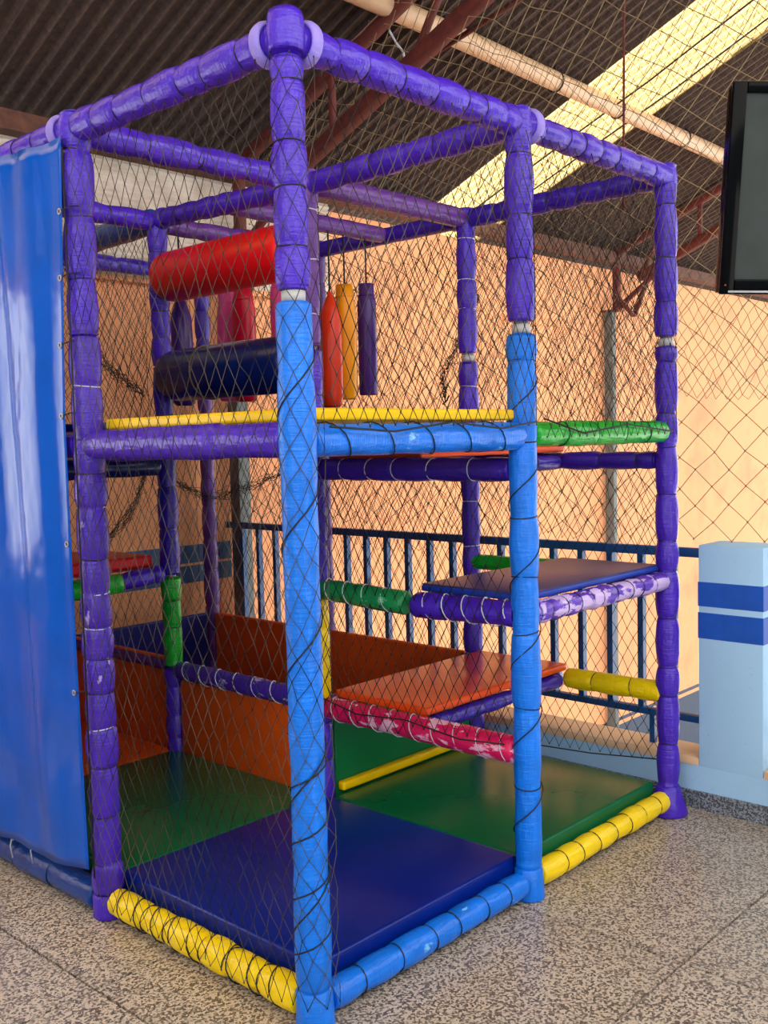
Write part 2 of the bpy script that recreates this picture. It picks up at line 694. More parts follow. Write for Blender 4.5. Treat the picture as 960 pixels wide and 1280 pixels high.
# steel columns, trusses, pipe
for x, lab in ((2.265, 'grey steel column at the corner where the railing meets the wall'),
               (6.81, 'thin grey steel column against the peach wall beyond the railing')):
    z0 = 1.0 if x < 3 else -2.8
    t = empty('steel_column', (x, WY - .05, z0 if x > 3 else .215))
    zz = .215 if x < 3 else -2.8
    yy = WY - (.075 if x > 3 else .1)
    hw = .045 if x < 3 else .032
    box('shaft', (x - hw, yy - .045, zz), (x + hw, yy + .045, 2.72), M['column'], t, .004)
    box('cap_plate', (x - .06, yy - .06, 2.72), (x + .06, yy + .06, 2.735), M['rust'], t)
    tag(t, lab, 'column')


def bar(name, p0, p1, w, h, mat, parent):
    p0, p1 = Vector(p0) - Vector(parent.location), Vector(p1) - Vector(parent.location)
    L = (p1 - p0).length
    me = box_mesh(name, (-w / 2, -h / 2, 0), (w / 2, h / 2, L), .004, 1)
    o = link(name, me, mat, parent)
    o.matrix_local = axis_matrix(p0, p1)
    return o


def truss(x, label):
    t = empty('roof_truss', (x, WY - .1, roof_z(WY) - .5))
    off0, off1 = .10, .445
    ya, yb = WY - .12, -3.8
    P = lambda y, off: (x, y, roof_z(y) - off)
    bar('top_chord', P(ya, off0), P(yb, off0), .07, .06, M['rust'], t)
    bar('bottom_chord', P(ya - .25, off1), P(yb, off1), .075, .075, M['rust'], t)
    n = 5
    for k in range(n):
        y0 = ya - .25 - k * 1.2
        bar('web_strut', P(y0, off1), P(y0 - .3, off0), .035, .035, M['rust'], t)
        bar('web_strut', P(y0 - .6, off0), P(y0 - .6, off1), .035, .035, M['rust'], t)
    bar('end_post', P(ya - .02, off0), (x, ya - .02, 2.72), .06, .06, M['rust'], t)
    bar('knee_brace', (x, ya - .02, 2.74), P(ya - .6, off1), .04, .04, M['rust'], t)
    bar('gusset', (x - .012, ya - .03, 2.86), (x + .30, ya - .03, 2.70), .05, .02, M['rust'], t)
    bar('gusset', (x + .30, ya - .03, 2.70), (x + .62, ya - .03, 3.13), .05, .03, M['rust'], t)
    tag(t, label, 'truss')


truss(2.30, 'dark red steel roof truss rising above the play frame')
truss(6.83, 'dark red steel roof truss above the thin column on the peach wall')

t = empty('brace_rod', (2.3, 1.45, 3.4))
tube_obj('rod', [Vector(p) - t.location for p in ((2.3, 1.62, 3.46), (2.62, .95, 3.80), (3.5, -.9, 4.75))], .014, M['rust'], t)
box('end_plate', (2.27, 1.60, 3.42), (2.33, 1.66, 3.50), M['rust'], t)
tag(t, 'thin rusty brace rod slanting away from the truss chord to the roof', 'rod')

t = empty('roof_pipe', (4, 1.72, 3.76))
tube_obj('pipe', [Vector(p) - t.location for p in ((-3, 1.70, 3.815), (2.4, 1.70, 3.815), (6.4, 1.70, 3.79), (11, 1.70, 3.76))], .058, M['pvc'], t, 16)
for x in (-1.0, 1.9, 2.75, 3.85, 4.62, 5.6, 7.2):
    o = link('hanger_strap', torus_mesh(.061, .006), M['cord'], t)
    o.location = Vector((x, 1.70, 3.80)) - t.location
    o.rotation_euler = (0, math.pi / 2, 0)
    box('hanger_rod', (x - .004, 1.696, 3.85), (x + .004, 1.704, 3.90), M['cord'], t)
tag(t, 'cream plastic pipe running under the roof across the skylight strip', 'pipe')

o = tube_obj('hanging_cable', [(2.32, .345, roof_z(.345) + .02), (2.315, .35, 3.6), (2.31, .36, 2.55)], .0055, M['rust'])
tag(o, 'thin brown cable hanging from the roof behind the play frame', 'cable')

for x, dz, lab in ((4.52, .10, 'thin dark cable strung under the skylight strip, nearer the truss'), (4.86, .08, 'thin dark cable strung under the skylight strip, nearer its far edge')):
    o = tube_obj('roof_cable', [(x, y, roof_z(y) - dz + .012 * math.sin(3 * y)) for y in (3.0, 2.2, 1.4, .6, -.4, -2.0, -4.1)], .006, M['cord'])
    tag(o, lab, 'cable')
o = tube_obj('loose_wire', [(2.36, 1.80, 3.80), (2.36, 1.76, 3.72), (2.36, 1.72, 3.655), (2.37, 1.68, 3.60), (2.365, 1.665, 3.535)], .006, M['white_cord'])
tag(o, 'short loop of white wire hanging at the red roof truss', 'wire')

# ------------------------------------------------------------------ play frame
HT, HM, HB = 2.571, 1.570, .062
L3, L2, L1 = 1.455, .97, .50
pf = empty('play_frame')
tag(pf, 'tall indoor play frame of purple and blue foam padded posts and bars', 'play frame')

_seed = [100]


def nseed():
    _seed[0] += 1
    return _seed[0]


def post(gx, gy, sleeves, lean=(0, 0), nties=True, top=HT + .045, foot=None, lace=()):
    p = link('post', lathe('post', [(0, .024), (top - .03, .024)], 12), M['steel'], pf)
    p.location = (gx, gy, .003)
    for (z0, z1, mat, r, seg, pinch, tiecol) in sleeves:
        s = nseed()
        prof, cuts, pinch = sleeve_profile(z0, z1, r, seg, pinch, s)
        link('foam_sleeve', lathe('foam_sleeve', prof, 20, r * .014, True, s), M[mat], p)
        if tiecol:
            for z in cuts:
                tie(p, z, r * (1 - pinch) + .001, tiecol if tiecol != 'mix' else ('cord', 'cord', 'white_cord')[int(z * 997) % 3], s)
    for (z0, z1, turns, ph) in lace:
        helix(p, z0, z1, .0505, turns, 'cord', .0022, ph)
    if foot:
        r0, r1, z1, mat = foot
        link('foot_sleeve', lathe('foot_sleeve', [(0, r0 * .96), (.006, r0), (z1 * .5, (r0 + r1) / 2), (z1, r1), (z1 + .01, r1 * .85)], 20, .001), M[mat], p)
    return p


ZT = HT + .045
# front corner: blue sleeve below, purple above, bare pipe between
post(0, 0, [(.105, 1.915, 'sky', .0485, .30, .05, None), (1.945, 2.52, 'purple', .0455, .135, .10, 'cord'),
            (2.525, ZT + .02, 'purple', .046, .2, .10, 'cord')], foot=(.054, .050, .10, 'sky'),
     lace=((.15, 1.85, 5, .4), (.2, .8, 4, 2.4)))
post(1, 0, [(.105, 1.895, 'sky', .0485, .22, .07, 'cord'), (1.935, ZT, 'purple', .0465, .16, .10, 'mix')],
     foot=(.052, .048, .10, 'sky'),
     lace=((.2, 1.85, 6, 1.4),))
post(2, 0, [(.115, 1.905, 'purple', .0475, .16, .14, 'cord'), (1.945, ZT, 'purple', .0475, .16, .12, 'cord')],
     foot=(.078, .050, .11, 'purple'))
post(0, 1, [(.075, 1.915, 'purple_worn', .051, .135, .09, 'mix'), (1.917, ZT, 'purple', .052, .20, .13, 'cord')],
     foot=(.056, .054, .07, 'purple'))
post(1, 1, [(.08, .52, 'purple', .045, .16, .10, 'cord'), (.53, .93, 'yellow', .043, .14, .10, None),
            (.97, 1.92, 'purple', .046, .18, .10, 'cord'), (1.935, ZT, 'plum', .045, .17, .12, 'white_cord')])
post(1, 2, [(.08, .52, 'purple', .048, .13, .10, None), (.53, .95, 'green', .047, .15, .08, 'cord'),
            (.96, 1.92, 'indigo', .047, .18, .10, 'cord'), (1.925, ZT, 'purple', .047, .15, .10, 'cord')])
post(2, 1, [(.08, 1.915, 'purple', .047, .17, .12, 'white_cord'), (1.955, ZT, 'purple', .046, .16, .10, 'white_cord')])
post(2, 2, [(.08, 1.92, 'plum', .046, .17, .1, None), (1.93, ZT, 'plum', .046, .17, .1, None)])
post(2, 3, [(.08, 1.92, 'plum', .046, .17, .12, 'cord'), (1.93, ZT, 'indigo', .046, .17, .12, 'cord')])
post(1, 3, [(.08, 1.92, 'indigo', .046, .17, .1, None), (1.93, ZT, 'indigo', .046, .17, .1, None)])
post(0, 2, [(.08, 1.92, 'purple', .046, .17, .1, None), (1.93, ZT, 'purple', .046, .17, .1, None)])
post(0, 3, [(.08, 1.92, 'purple', .046, .17, .1, None), (1.93, ZT, 'purple', .046, .17, .1, None)])


def beam(p0, p1, mat, r=.044, seg=.14, pinch=.10, tiecol='cord', trim=.0, lace=None, collar=(), name='beam'):
    p0, p1 = Vector(p0), Vector(p1)
    d = (p1 - p0).normalized()
    p0, p1 = p0 + d * trim, p1 - d * trim
    L = (p1 - p0).length
    s = nseed()
    prof, cuts, pinch = sleeve_profile(0, L, r, seg, pinch, s)
    b = link(name, lathe(name, prof, 20, r * .015, True, s), M[mat], pf)
    b.matrix_local = axis_matrix(p0, p1)
    if tiecol:
        for z in cuts:
            tie(b, z, r * (1 - pinch) + .001, tiecol, s)
    if lace:
        turns, lm, ph = lace
        helix(b, .03, L - .03, r + .0015, turns, lm, .0021, ph)
    for z in collar:
        o = link('foam_collar', torus_mesh(.048, .011, 24, 8), M['lav'], b)
        o.location = (0, 0, z if z >= 0 else L + z)
        o.scale = (1, 1, 1.7)
    return b


TP = dict(r=.0465, seg=.125, pinch=.09)
# top ring
beam((0, 0, HT), (1, 0, HT), 'purple', trim=.03, collar=(.035,), **TP)
beam((1, 0, HT), (2, 0, HT), 'purple', trim=.0, collar=(.06,), **TP)
beam((0, 1, HT), (0, 0, HT), 'purple', trim=.03, collar=(-.035,), **TP)
beam((0, 2, HT), (0, 1, HT), 'purple', trim=.0, collar=(-.07,), **TP)
beam((0, 3, HT), (0, 2, HT), 'purple', tiecol=None, **TP)
beam((0, 1, HT - .005), (1, 1, HT), 'purple_worn', trim=.04, r=.047, seg=.2, pinch=.12)
beam((1, 0, HT), (1, 1, HT - .01), 'purple', trim=.04, r=.046, seg=.14)
beam((1, 1, HT - .01), (1, 2, HT + .02), 'purple', trim=.02, r=.046, seg=.11)
beam((1, 2, HT + .02), (1, 3, HT), 'dkblue', trim=.03, r=.06, seg=.5, pinch=.05, tiecol=None)
beam((2, 0, HT), (2, 1, HT), 'indigo', trim=.04, r=.044, seg=.12)
beam((2, 1, HT), (2, 2, HT), 'indigo', trim=.03, r=.042, seg=.4, pinch=.03, tiecol=None)
beam((2, 2, HT), (2, 3, HT), 'indigo', trim=.03, r=.042, seg=.4, pinch=.03, tiecol=None)
beam((1, 1, HT), (2, 1, HT), 'plum', trim=.04, r=.045, seg=.35, pinch=.03, tiecol=None)
beam((1, 1.5, HT), (2, 1.5, HT), 'plum', trim=.03, r=.040, seg=.3, pinch=.04, tiecol=None)
beam((0, 2, HT), (1, 2, HT + .01), 'purple', trim=.04, r=.045, seg=.16)
beam((1, 2, HT), (2, 2, HT), 'plum', trim=.04, r=.044, seg=.16, tiecol=None)
beam((1, 3, HT), (2, 3, HT), 'indigo', trim=.04, r=.044, seg=.2, tiecol=None)
beam((0, 3, HT), (1, 3, HT), 'indigo', trim=.04, r=.044, seg=.2, tiecol=None)
# platform level
beam((0, 1, HM), (0, 0, HM), 'purple', trim=.03, r=.049, seg=.2, pinch=.05, tiecol=None)
beam((0, 2, HM), (0, 1, HM), 'purple', trim=.03, r=.046, seg=.2, pinch=.05, tiecol=None)
beam((0, 0, HM - .004), (1, 0, HM - .004), 'sky_worn', trim=.035, r=.046, seg=.3, pinch=.03, tiecol=None, lace=(5, 'cord', .5))
beam((1, 0, HM), (2, 0, HM), 'green', trim=.045, r=.043, seg=.16, pinch=.05, tiecol='cord')
beam((0, 1, HM - .02), (1, 1, HM - .02), 'purple', trim=.04, r=.036, seg=.2, tiecol=None)
beam((1, 0, HM - .02), (1, 1, HM - .02), 'purple', trim=.05, r=.034, seg=.2, tiecol=None)
beam((0, 2, 1.470), (1, 2, 1.470), 'navy', trim=.05, r=.045, seg=.3, pinch=.04, tiecol=None)
beam((1, 1, HM - .02), (1, 2, HM - .02), 'purple', trim=.05, r=.036, seg=.2, tiecol=None)
beam((2, 1, HM - .02), (2, 2, HM - .02), 'indigo', trim=.05, r=.036, seg=.2, tiecol=None)
beam((2, 2, HM - .02), (2, 3, HM - .02), 'indigo', trim=.05, r=.036, seg=.2, tiecol=None)
beam((1, 2, HM - .02), (2, 2, HM - .02), 'indigo', trim=.05, r=.036, seg=.2, tiecol=None)
beam((1, 3, HM - .02), (2, 3, HM - .02), 'indigo', trim=.05, r=.036, seg=.2, tiecol=None)
# third step level
beam((1, 1, L3), (1, 0, L3), 'indigo', trim=.04, r=.043, seg=.16, pinch=.06, tiecol='white_cord')
beam((2, 1, L3), (2, 0, L3), 'indigo', trim=.04, r=.038, seg=.16, pinch=.1, tiecol='cord')
beam((1, .5, L3 - .005), (2, .5, L3 - .005), 'indigo', trim=.04, r=.034, seg=.2, tiecol=None)
beam((1, 1, L3), (2, 1, L3), 'indigo', trim=.05, r=.034, seg=.2, tiecol=None)
# second step level
beam((1, 1, L2 + .01), (1, .5, L2 - .01), 'green_dull', trim=.02, r=.043, seg=.25, pinch=.04, tiecol=None, lace=(4, 'white_cord', 1.0))
beam((1, .5, L2 - .01), (1, 0, L2), 'purple', trim=.02, r=.047, seg=.2, pinch=.06, tiecol=None, lace=(4.5, 'white_cord', .2))
beam((1, 0, L2), (2, 0, L2), 'lilac', trim=.045, r=.040, seg=.09, pinch=.1, tiecol='cord')
beam((2, 1, .983), (2, .5, .983), 'green', trim=.02, r=.038, seg=.25, pinch=.04, tiecol=None)
beam((2, .5, L2), (2, 0, L2), 'purple', trim=.03, r=.036, seg=.2, tiecol=None)
beam((1, .5, L2 - .012), (2, .5, L2 - .012), 'purple', trim=.04, r=.034, seg=.2, tiecol=None)
beam((0.55, 2, .945), (.98, 2, .975), 'purple', trim=.03, r=.042, seg=.13, tiecol='cord')
beam((0, 2, .93), (.76, 2, .955), 'green', trim=.03, r=.043, seg=.4, pinch=.03, tiecol=None)
# first step level
beam((1, 1, L1), (1, 0, L1), 'pink', trim=.035, r=.046, seg=.5, pinch=.02, tiecol=None, lace=(8.5, 'white_cord', .7))
beam((2, .5, L1), (2, 0, L1 + .005), 'yellow', trim=.02, r=.044, seg=.16, pinch=.06, tiecol='cord')
beam((2, 1, L1), (2, .5, L1), 'purple', trim=.02, r=.036, seg=.2, tiecol=None)
beam((1, .5, L1 - .008), (2, .5, L1 - .008), 'indigo', trim=.04, r=.032, seg=.2, tiecol=None)
beam((1, 1, L1), (2, 1, L1), 'indigo', trim=.045, r=.033, seg=.2, tiecol=None)
beam((1, 2, .515), (1, 1, .515), 'purple_patch', trim=.04, r=.042, seg=.3, pinch=.03, tiecol=None, lace=(7, 'white_cord', .4))
beam((1, 3, .53), (1, 2, .53), 'plum', trim=.05, r=.030, seg=.3, tiecol=None)
# floor level
beam((0, 1, HB), (0, 0, HB), 'yellow', trim=.05, r=.046, seg=.15, pinch=.08, tiecol='cord', lace=(9, 'cord', .3))
beam((0, 0, HB), (1, 0, HB), 'sky_worn', trim=.05, r=.044, seg=.14, pinch=.07, tiecol='cord')
beam((1, 0, HB), (2, 0, HB + .005), 'yellow', trim=.052, r=.042, seg=.13, pinch=.07, tiecol='cord')
beam((0, 2, HB - .008), (0, 1, HB - .008), 'dkblue', trim=.05, r=.051, seg=.2, pinch=.05, tiecol='cord')
beam((0, 3, HB - .008), (0, 2, HB - .008), 'dkblue', trim=.05, r=.05, seg=.2, pinch=.05, tiecol=None)
beam((2, 0, HB), (2, 1, HB), 'purple', trim=.085, r=.036, seg=.2, tiecol=None)
# bare tape where the frame's pipe joints show
for gx, gy, z in ((0, 0, 1.918), (1, 0, 1.90), (2, 0, 1.91), (2, 1, 1.92)):
    o = link('joint_tape', lathe('joint_tape', [(0, .031), (.028, .031)], 16), M['tape'], pf)
    o.location = (gx, gy, z)


# ------------------------------------------------------------------ mats, panels
def mat_obj(name, lo, hi, mat, label, bevel=.014, cat='mat', group=None, puff=0.0):
    o = box(name, lo, hi, M[mat], None, bevel, 3)
    tag(o, label, cat, group)
    return o


mat_obj('floor_mat', (.048, .040, .012), (.997, .997, .138), 'm_blue', 'deep blue vinyl floor mat in the open front bay')
mat_obj('floor_mat', (1.0, .040, .012), (1.955, .945, .138), 'm_green', 'green vinyl floor mat under the orange and blue step platforms')
mat_obj('floor_mat', (.055, 1.0, .012), (.985, 1.997, .136), 'm_green', 'green vinyl floor mat behind the blue tarpaulin, facing the orange panel')
mat_obj('floor_mat', (.055, 2.0, .012), (.985, 2.948, .133), 'm_panel', 'orange vinyl floor mat at the far end behind the tarpaulin')
mat_obj('floor_mat', (1.03, 1.03, .012), (1.965, 2.96, .10), 'm_pblue', 'dark blue floor mat inside the orange walled pit')

mat_obj('platform_mat', (.035, .0, 1.618), (.962, .955, 1.652), 'm_yellow', 'yellow platform mat lying on the blue and purple bars', .01)
mat_obj('platform_mat', (.055, 1.05, 1.618), (.945, 1.95, 1.645), 'm_blue', 'blue platform mat on the upper level before the rollers', .01)
mat_obj('platform_mat', (1.05, 1.05, 1.608), (1.95, 1.95, 1.64), 'm_blue', 'blue platform mat on the upper level beneath the hanging bags', .01)
mat_obj('platform_mat', (1.03, .47, .536), (1.985, .952, .568), 'm_orange', 'low orange step platform resting on the pink bar', .012)
mid = empty('platform_mat', (1.5, .25, 1.004))
box('mat_side', (1.03, .02, 1.006), (1.975, .485, 1.030), M['m_midside'], mid, .010, 3)
box('mat_top', (1.034, .024, 1.018), (1.971, .481, 1.036), M['m_mid'], mid, .006, 2)
tag(mid, 'faded blue grey step platform with bright blue edge on the lilac bar', 'mat')
mat_obj('platform_mat', (1.03, .47, 1.494), (1.985, .955, 1.522), 'm_orange', 'high orange step platform just below the green bar', .010)
mat_obj('platform_mat', (.10, 2.03, 1.0), (.93, 2.5, 1.06), 'm_red', 'red step mat on the green and purple bar behind the tarpaulin', .02)

mat_obj('padded_panel', (.988, 1.055, .06), (1.022, 1.945, .475), 'm_panel', 'orange padded panel under the lilac laced bar', .012, 'panel')
mat_obj('padded_panel', (.988, 2.055, .06), (1.022, 2.945, .565), 'm_panel', 'orange padded panel beyond the green sleeved post', .012, 'panel')
mat_obj('padded_panel', (1.975, 1.05, .11), (2.01, 2.95, .55), 'm_panel', 'long orange padded panel along the back of the pit, below the railing', .012, 'panel')
mat_obj('padded_panel', (1.05, 2.985, .11), (1.95, 3.02, .55), 'm_pblue', 'dark blue padded panel at the far end of the pit', .012, 'panel')
mat_obj('padded_panel', (1.055, .985, .06), (1.945, 1.02, .462), 'm_pgreen', 'green padded panel under the low orange step platform', .012, 'panel')
o = box('edge_strip', (1.06, .945, .141), (1.94, .984, .178), M['m_yellow'], None, .012, 3)
tag(o, 'yellow padded strip along the foot of the green panel', 'edge strip')


# ------------------------------------------------------------------ rollers and bags
def roller(y0, y1, z, r, mat, label, x=1.0):
    t = empty('foam_roller', (x, y0, z))
    L = y1 - y0
    prof = [(0, r * .55), (.008, r * .78), (.03, r * .94), (.06, r), (L * .5, r * 1.01), (L - .06, r), (L - .03, r * .94), (L - .008, r * .78), (L, r * .55)]
    b = link('roller_body', lathe('roller_body', prof, 36, r * .004, True, 5), M[mat], t)
    b.matrix_local = axis_matrix((0, 0, 0), (0, L, 0))
    ax = link('axle', lathe('axle', [(-.03, .016), (L + .03, .016)], 12), M['steel'], t)
    ax.matrix_local = axis_matrix((0, 0, 0), (0, L, 0))
    tag(t, label, 'roller')
    return t, b, L


roller(1.06, 1.955, 2.322, .112, 'red_roll', 'fat red foam roller mounted above the navy one')
t, b, L = roller(1.06, 1.945, 1.878, .115, 'navy', 'fat navy foam roller mounted below the red one')
o = link('strap', torus_mesh(.117, .004, 32, 6), M['twine_grey'], b)
o.location = (0, 0, L * .66)
o.rotation_euler = (.05, .04, 0)
for k, (dz, a) in enumerate(((.19, 2.6), (.165, 3.0), (.19, 3.35), (.165, 2.2))):
    c = Vector((.1165 * math.cos(a), .1165 * math.sin(a), dz))
    o = link('tape_patch', box_mesh('tape_patch', (-.002, -.013, -.015), (.002, .013, .015)), M['tape'], b)
    o.location = c
    o.rotation_euler = (0, 0, a)
o = tube_obj('seam_cord', [(.118 * math.cos(1.75), .118 * math.sin(1.75), .07), (.119 * math.cos(1.7), .119 * math.sin(1.7), L * .5), (.118 * math.cos(1.78), .118 * math.sin(1.78), L - .1)], .003, M['white_cord'], b)


def bag(x, y, z0, z1, r, mat, label, style, ztop, square=False):
    t = empty('hanging_bag', (x, y, z0))
    H = z1 - z0
    if style == 'point':
        prof = [(0, r * .7), (.012, r * .95), (.06, r * 1.05), (H * .4, r), (H * .78, r * .95), (H * .88, r * .62), (H * .96, r * .25), (H, r * .08)]
    elif style == 'flat':
        prof = [(0, r * .8), (.01, r * .98), (H * .5, r * 1.03), (H * .82, r), (H * .9, r * .85), (H - .004, r * .8), (H, r * .7)]
    else:
        prof = [(0, r * .9), (.006, r), (H * .84, r), (H * .86, r * .93), (H * .90, r * .82), (H - .003, r * .8), (H, r * .76)]
    link('bag_body', lathe('bag_body', prof, 18, r * .03 if style != 'collar' else r * .008, True, int(x * 1000)), M[mat], t)
    tube_obj('rope', [(0, 0, H - .01), (.002, .001, H + .1), (0, 0, ztop - z0)], .0045, M['cord'], t)
    if style != 'point':
        o = link('neck_tie', torus_mesh(round(r * .86, 3), .004), M[mat], t)
        o.location = (0, 0, H * .895)
    tag(t, label, 'hanging bag')


ZB = HT - .035
bag(1.575, 1.475, 1.722, 2.262, .051, 'bag_red', 'orange red hanging bag tied to a point at its top', 'point', ZB)
bag(1.700, 1.50, 1.762, 2.305, .049, 'bag_orange', 'amber yellow hanging bag beside the orange red one', 'flat', ZB)
bag(1.850, 1.50, 1.785, 2.323, .046, 'bag_purple', 'dark purple hanging bag with squared collar, beside the amber one', 'collar', ZB)
bag(1.492, 2.0, 1.771, 2.33, .058, 'bag_crimson', 'crimson hanging bag behind the navy roller', 'flat', ZB)
bag(1.13, 2.02, 1.749, 2.279, .052, 'bag_purple', 'dark purple hanging bag close to the post behind the rollers', 'point', ZB)
bag(1.50, 2.14, 1.78, 2.33, .050, 'bag_pink', 'pink hanging bag half hidden behind the crimson one', 'flat', ZB)
bag(1.735, 2.0, 1.95, 2.40, .050, 'bag_pink', 'short pink hanging bag behind the blue sleeved corner post', 'flat', ZB)


# ------------------------------------------------------------------ tarpaulin
def tarpaulin():
    NU, NV = 112, 60
    v, f = [], []
    zs = [0.16, .174, .856, 1.665, 2.516]
    ed = [1.012, 1.015, 1.031, 1.035, .983]
    for j in range(NV + 1):
        tz = j / NV
        for i in range(NU + 1):
            ty = i / NU
            ztop = 2.532 - .006 * math.sin(9 * ty * math.pi)
            zbot = .172 - .045 * min(1, ty * 1.5) - .012 * abs(math.sin(4 * math.pi * ty))
            z = zbot + (ztop - zbot) * tz
            e = float(np.interp(z, zs, ed))
            y = e + (3.0 - e) * ty  # unseen far end lengthened to keep daylight out of the bay behind
            amp = .004 + .024 * math.sin(math.pi * tz) ** .7
            u = ty * 2.04 + .10 * (1 - tz)
            x = -.078 + amp * 1.15 * (math.sin(2 * math.pi * (u * 2.3 + .10 * math.sin(3 * tz)) + .8) * .8)
            x += .006 * math.sin(2 * math.pi * (u * 5.1 - .5 * tz) + 2) * (.4 + tz)
            x += .006 * abs(math.sin(math.pi * (u * 7 + .35 * tz))) * tz * tz
            if ty < .06:
                x = x * (ty / .06) + -.062 * (1 - ty / .06)
            x = min(x, -.0565)
            v.append((x, y, z))
    for j in range(NV):
        for i in range(NU):
            a = j * (NU + 1) + i
            f.append((a, a + NU + 1, a + NU + 2, a + 1))
    t = empty('tarpaulin', (-.068, 1.5, .13))
    me = mesh('sheet', [Vector(p) - t.location for p in v], f, True)
    o = link('sheet', me, M['tarp'], t)
    s = o.modifiers.new('thickness', 'SOLIDIFY')
    s.thickness = .002
    ring = torus_mesh(.008, .0028, 16, 6)
    for (y, z) in ((1.004, 2.305), (1.018, 2.10), (1.036, 1.89), (1.048, 1.665), (1.052, 1.25), (1.05, .76), (1.38, .17), (1.53, .15), (1.2, .172)):
        e = link('eyelet', ring, M['steel'], t)
        e.location = Vector((-.0655, y, z)) - t.location
        e.rotation_euler = (0, math.pi / 2, 0)
    for (y, z) in ((1.004, 2.305), (1.018, 2.10), (1.036, 1.89), (1.048, 1.665), (1.05, .76)):
        tube_obj('lashing', [Vector(p) - t.location for p in ((-.066, y, z), (-.064, y - .02, z + .004), (-.054, y - .045, z + .01), (-.03, y - .065, z + .012))], .0022, M['cord'], t, 5)
    for (y, z) in ((1.38, .17), (1.53, .15)):
        tube_obj('lashing', [Vector(p) - t.location for p in ((-.068, y, z), (-.072, y + .006, z - .03), (-.066, y + .004, z - .075))], .0025, M['white_cord'], t, 5)
    tag(t, 'glossy blue tarpaulin sheet laced to the side of the play frame', 'tarpaulin')


tarpaulin()


# ------------------------------------------------------------------ nets
def prisms(A, B, r):
    D = B - A
    D /= np.linalg.norm(D, axis=1, keepdims=True) + 1e-9
    ref = np.tile(np.array([.31, .52, .79]), (len(D), 1))
    a = np.cross(D, ref)
    a /= np.linalg.norm(a, axis=1, keepdims=True) + 1e-9
    b = np.cross(D, a)
    vs = []
    for P in (A, B):
        for k in range(3):
            w = 2 * math.pi * k / 3
            vs.append(P + (a * math.cos(w) + b * math.sin(w)) * r)
    V = np.stack(vs, 1).reshape(-1, 3)
    base = (np.arange(len(D)) * 6)[:, None]
    q = np.array([[0, 1, 4, 3], [1, 2, 5, 4], [2, 0, 3, 5]])
    Fc = (base[:, None, :] + q[None]).reshape(-1, 4)
    return V, Fc


def mesh_np(name, V, Fq):
    me = bpy.data.meshes.new(name)
    me.vertices.add(len(V))
    me.vertices.foreach_set('co', V.astype(np.float32).ravel())
    n = len(Fq)
    me.loops.add(n * 4)
    me.loops.foreach_set('vertex_index', Fq.astype(np.int32).ravel())
    me.polygons.add(n)
    me.polygons.foreach_set('loop_start', np.arange(0, n * 4, 4, dtype=np.int32))
    me.polygons.foreach_set('loop_total', np.full(n, 4, dtype=np.int32))
    me.update(calc_edges=True)
    return me


def smooth_noise(s, t, seed, k=5):
    rs = np.random.default_rng(seed)
    out = np.zeros_like(s)
    for _ in range(k):
        fx, fy, p = rs.uniform(-9, 9), rs.uniform(-9, 9), rs.uniform(0, 6.28)
        out += np.sin(fx * s + fy * t + p)
    return out / k


def net(name, label, fn, S, T, cw, ch, r, mat, seed=1, jit=.12, knots=True, keep=None, cat='net', warp=.012, rope=None, group=None):
    """diamond net in (s,t); fn maps arrays s,t,n(out of plane) -> xyz"""
    rs = np.random.default_rng(seed)
    nj = max(2, int(round(T / (ch / 2))))
    ni = max(2, int(round(S / cw)))
    J, I = np.meshgrid(np.arange(nj + 1), np.arange(ni + 1), indexing='ij')
    s = (I + .5 * (J % 2)) * (S / ni)
    t = J * (T / nj)
    s = s + warp * smooth_noise(s, t, seed + 5) + rs.normal(0, jit * cw * .3, s.shape)
    t = t + warp * smooth_noise(s, t, seed + 9) + rs.normal(0, jit * ch * .25, s.shape)
    s = np.clip(s, 0, S)
    t = np.clip(t, 0, T)
    n = .010 * smooth_noise(s, t, seed + 13)
    P = fn(s, t, n)
    idx = np.arange(s.size).reshape(s.shape)
    e = []
    for j in range(nj):
        if j % 2 == 0:
            e.append(np.stack([idx[j, :], idx[j + 1, :]], 1))
            e.append(np.stack([idx[j, 1:], idx[j + 1, :-1]], 1))
        else:
            e.append(np.stack([idx[j, :], idx[j + 1, :]], 1))
            e.append(np.stack([idx[j, :-1], idx[j + 1, 1:]], 1))
    E_ = np.concatenate(e)
    Pf = P.reshape(-1, 3)
    sf, tf = s.ravel(), t.ravel()
    ok = np.abs(sf[E_[:, 0]] - sf[E_[:, 1]]) + np.abs(tf[E_[:, 0]] - tf[E_[:, 1]]) > 1e-4
    if keep is not None:
        kk = keep(sf, tf)
        ok &= kk[E_[:, 0]] & kk[E_[:, 1]]
    E_ = E_[ok]
    A, B = Pf[E_[:, 0]], Pf[E_[:, 1]]
    ln = np.linalg.norm(A - B, axis=1)
    ok = (ln < .35) & (ln > 1e-4)
    A, B = A[ok], B[ok]
    V, Fc = prisms(A, B, r)
    if knots:
        used = np.unique(E_[ok])
        C = Pf[used]
        h = r * 2.1
        V2, F2 = prisms(C - np.array([.0, 0, h]), C + np.array([0, 0, h]), r * 1.9)
        Fc = np.concatenate([Fc, F2 + len(V)])
        V = np.concatenate([V, V2])
    base = Pf.mean(0).copy()
    base[2] = Pf[:, 2].min()
    root = empty(name, tuple(base))
    o = link('mesh_net', mesh_np('mesh_net', V - base, Fc), M[mat], root)
    for pts, rr, m in (rope or []):
        tube_obj('border_rope', [Vector(p) - Vector(base) for p in pts], rr, M[m], root, 5)
    tag(root, label, cat, group)
    return root


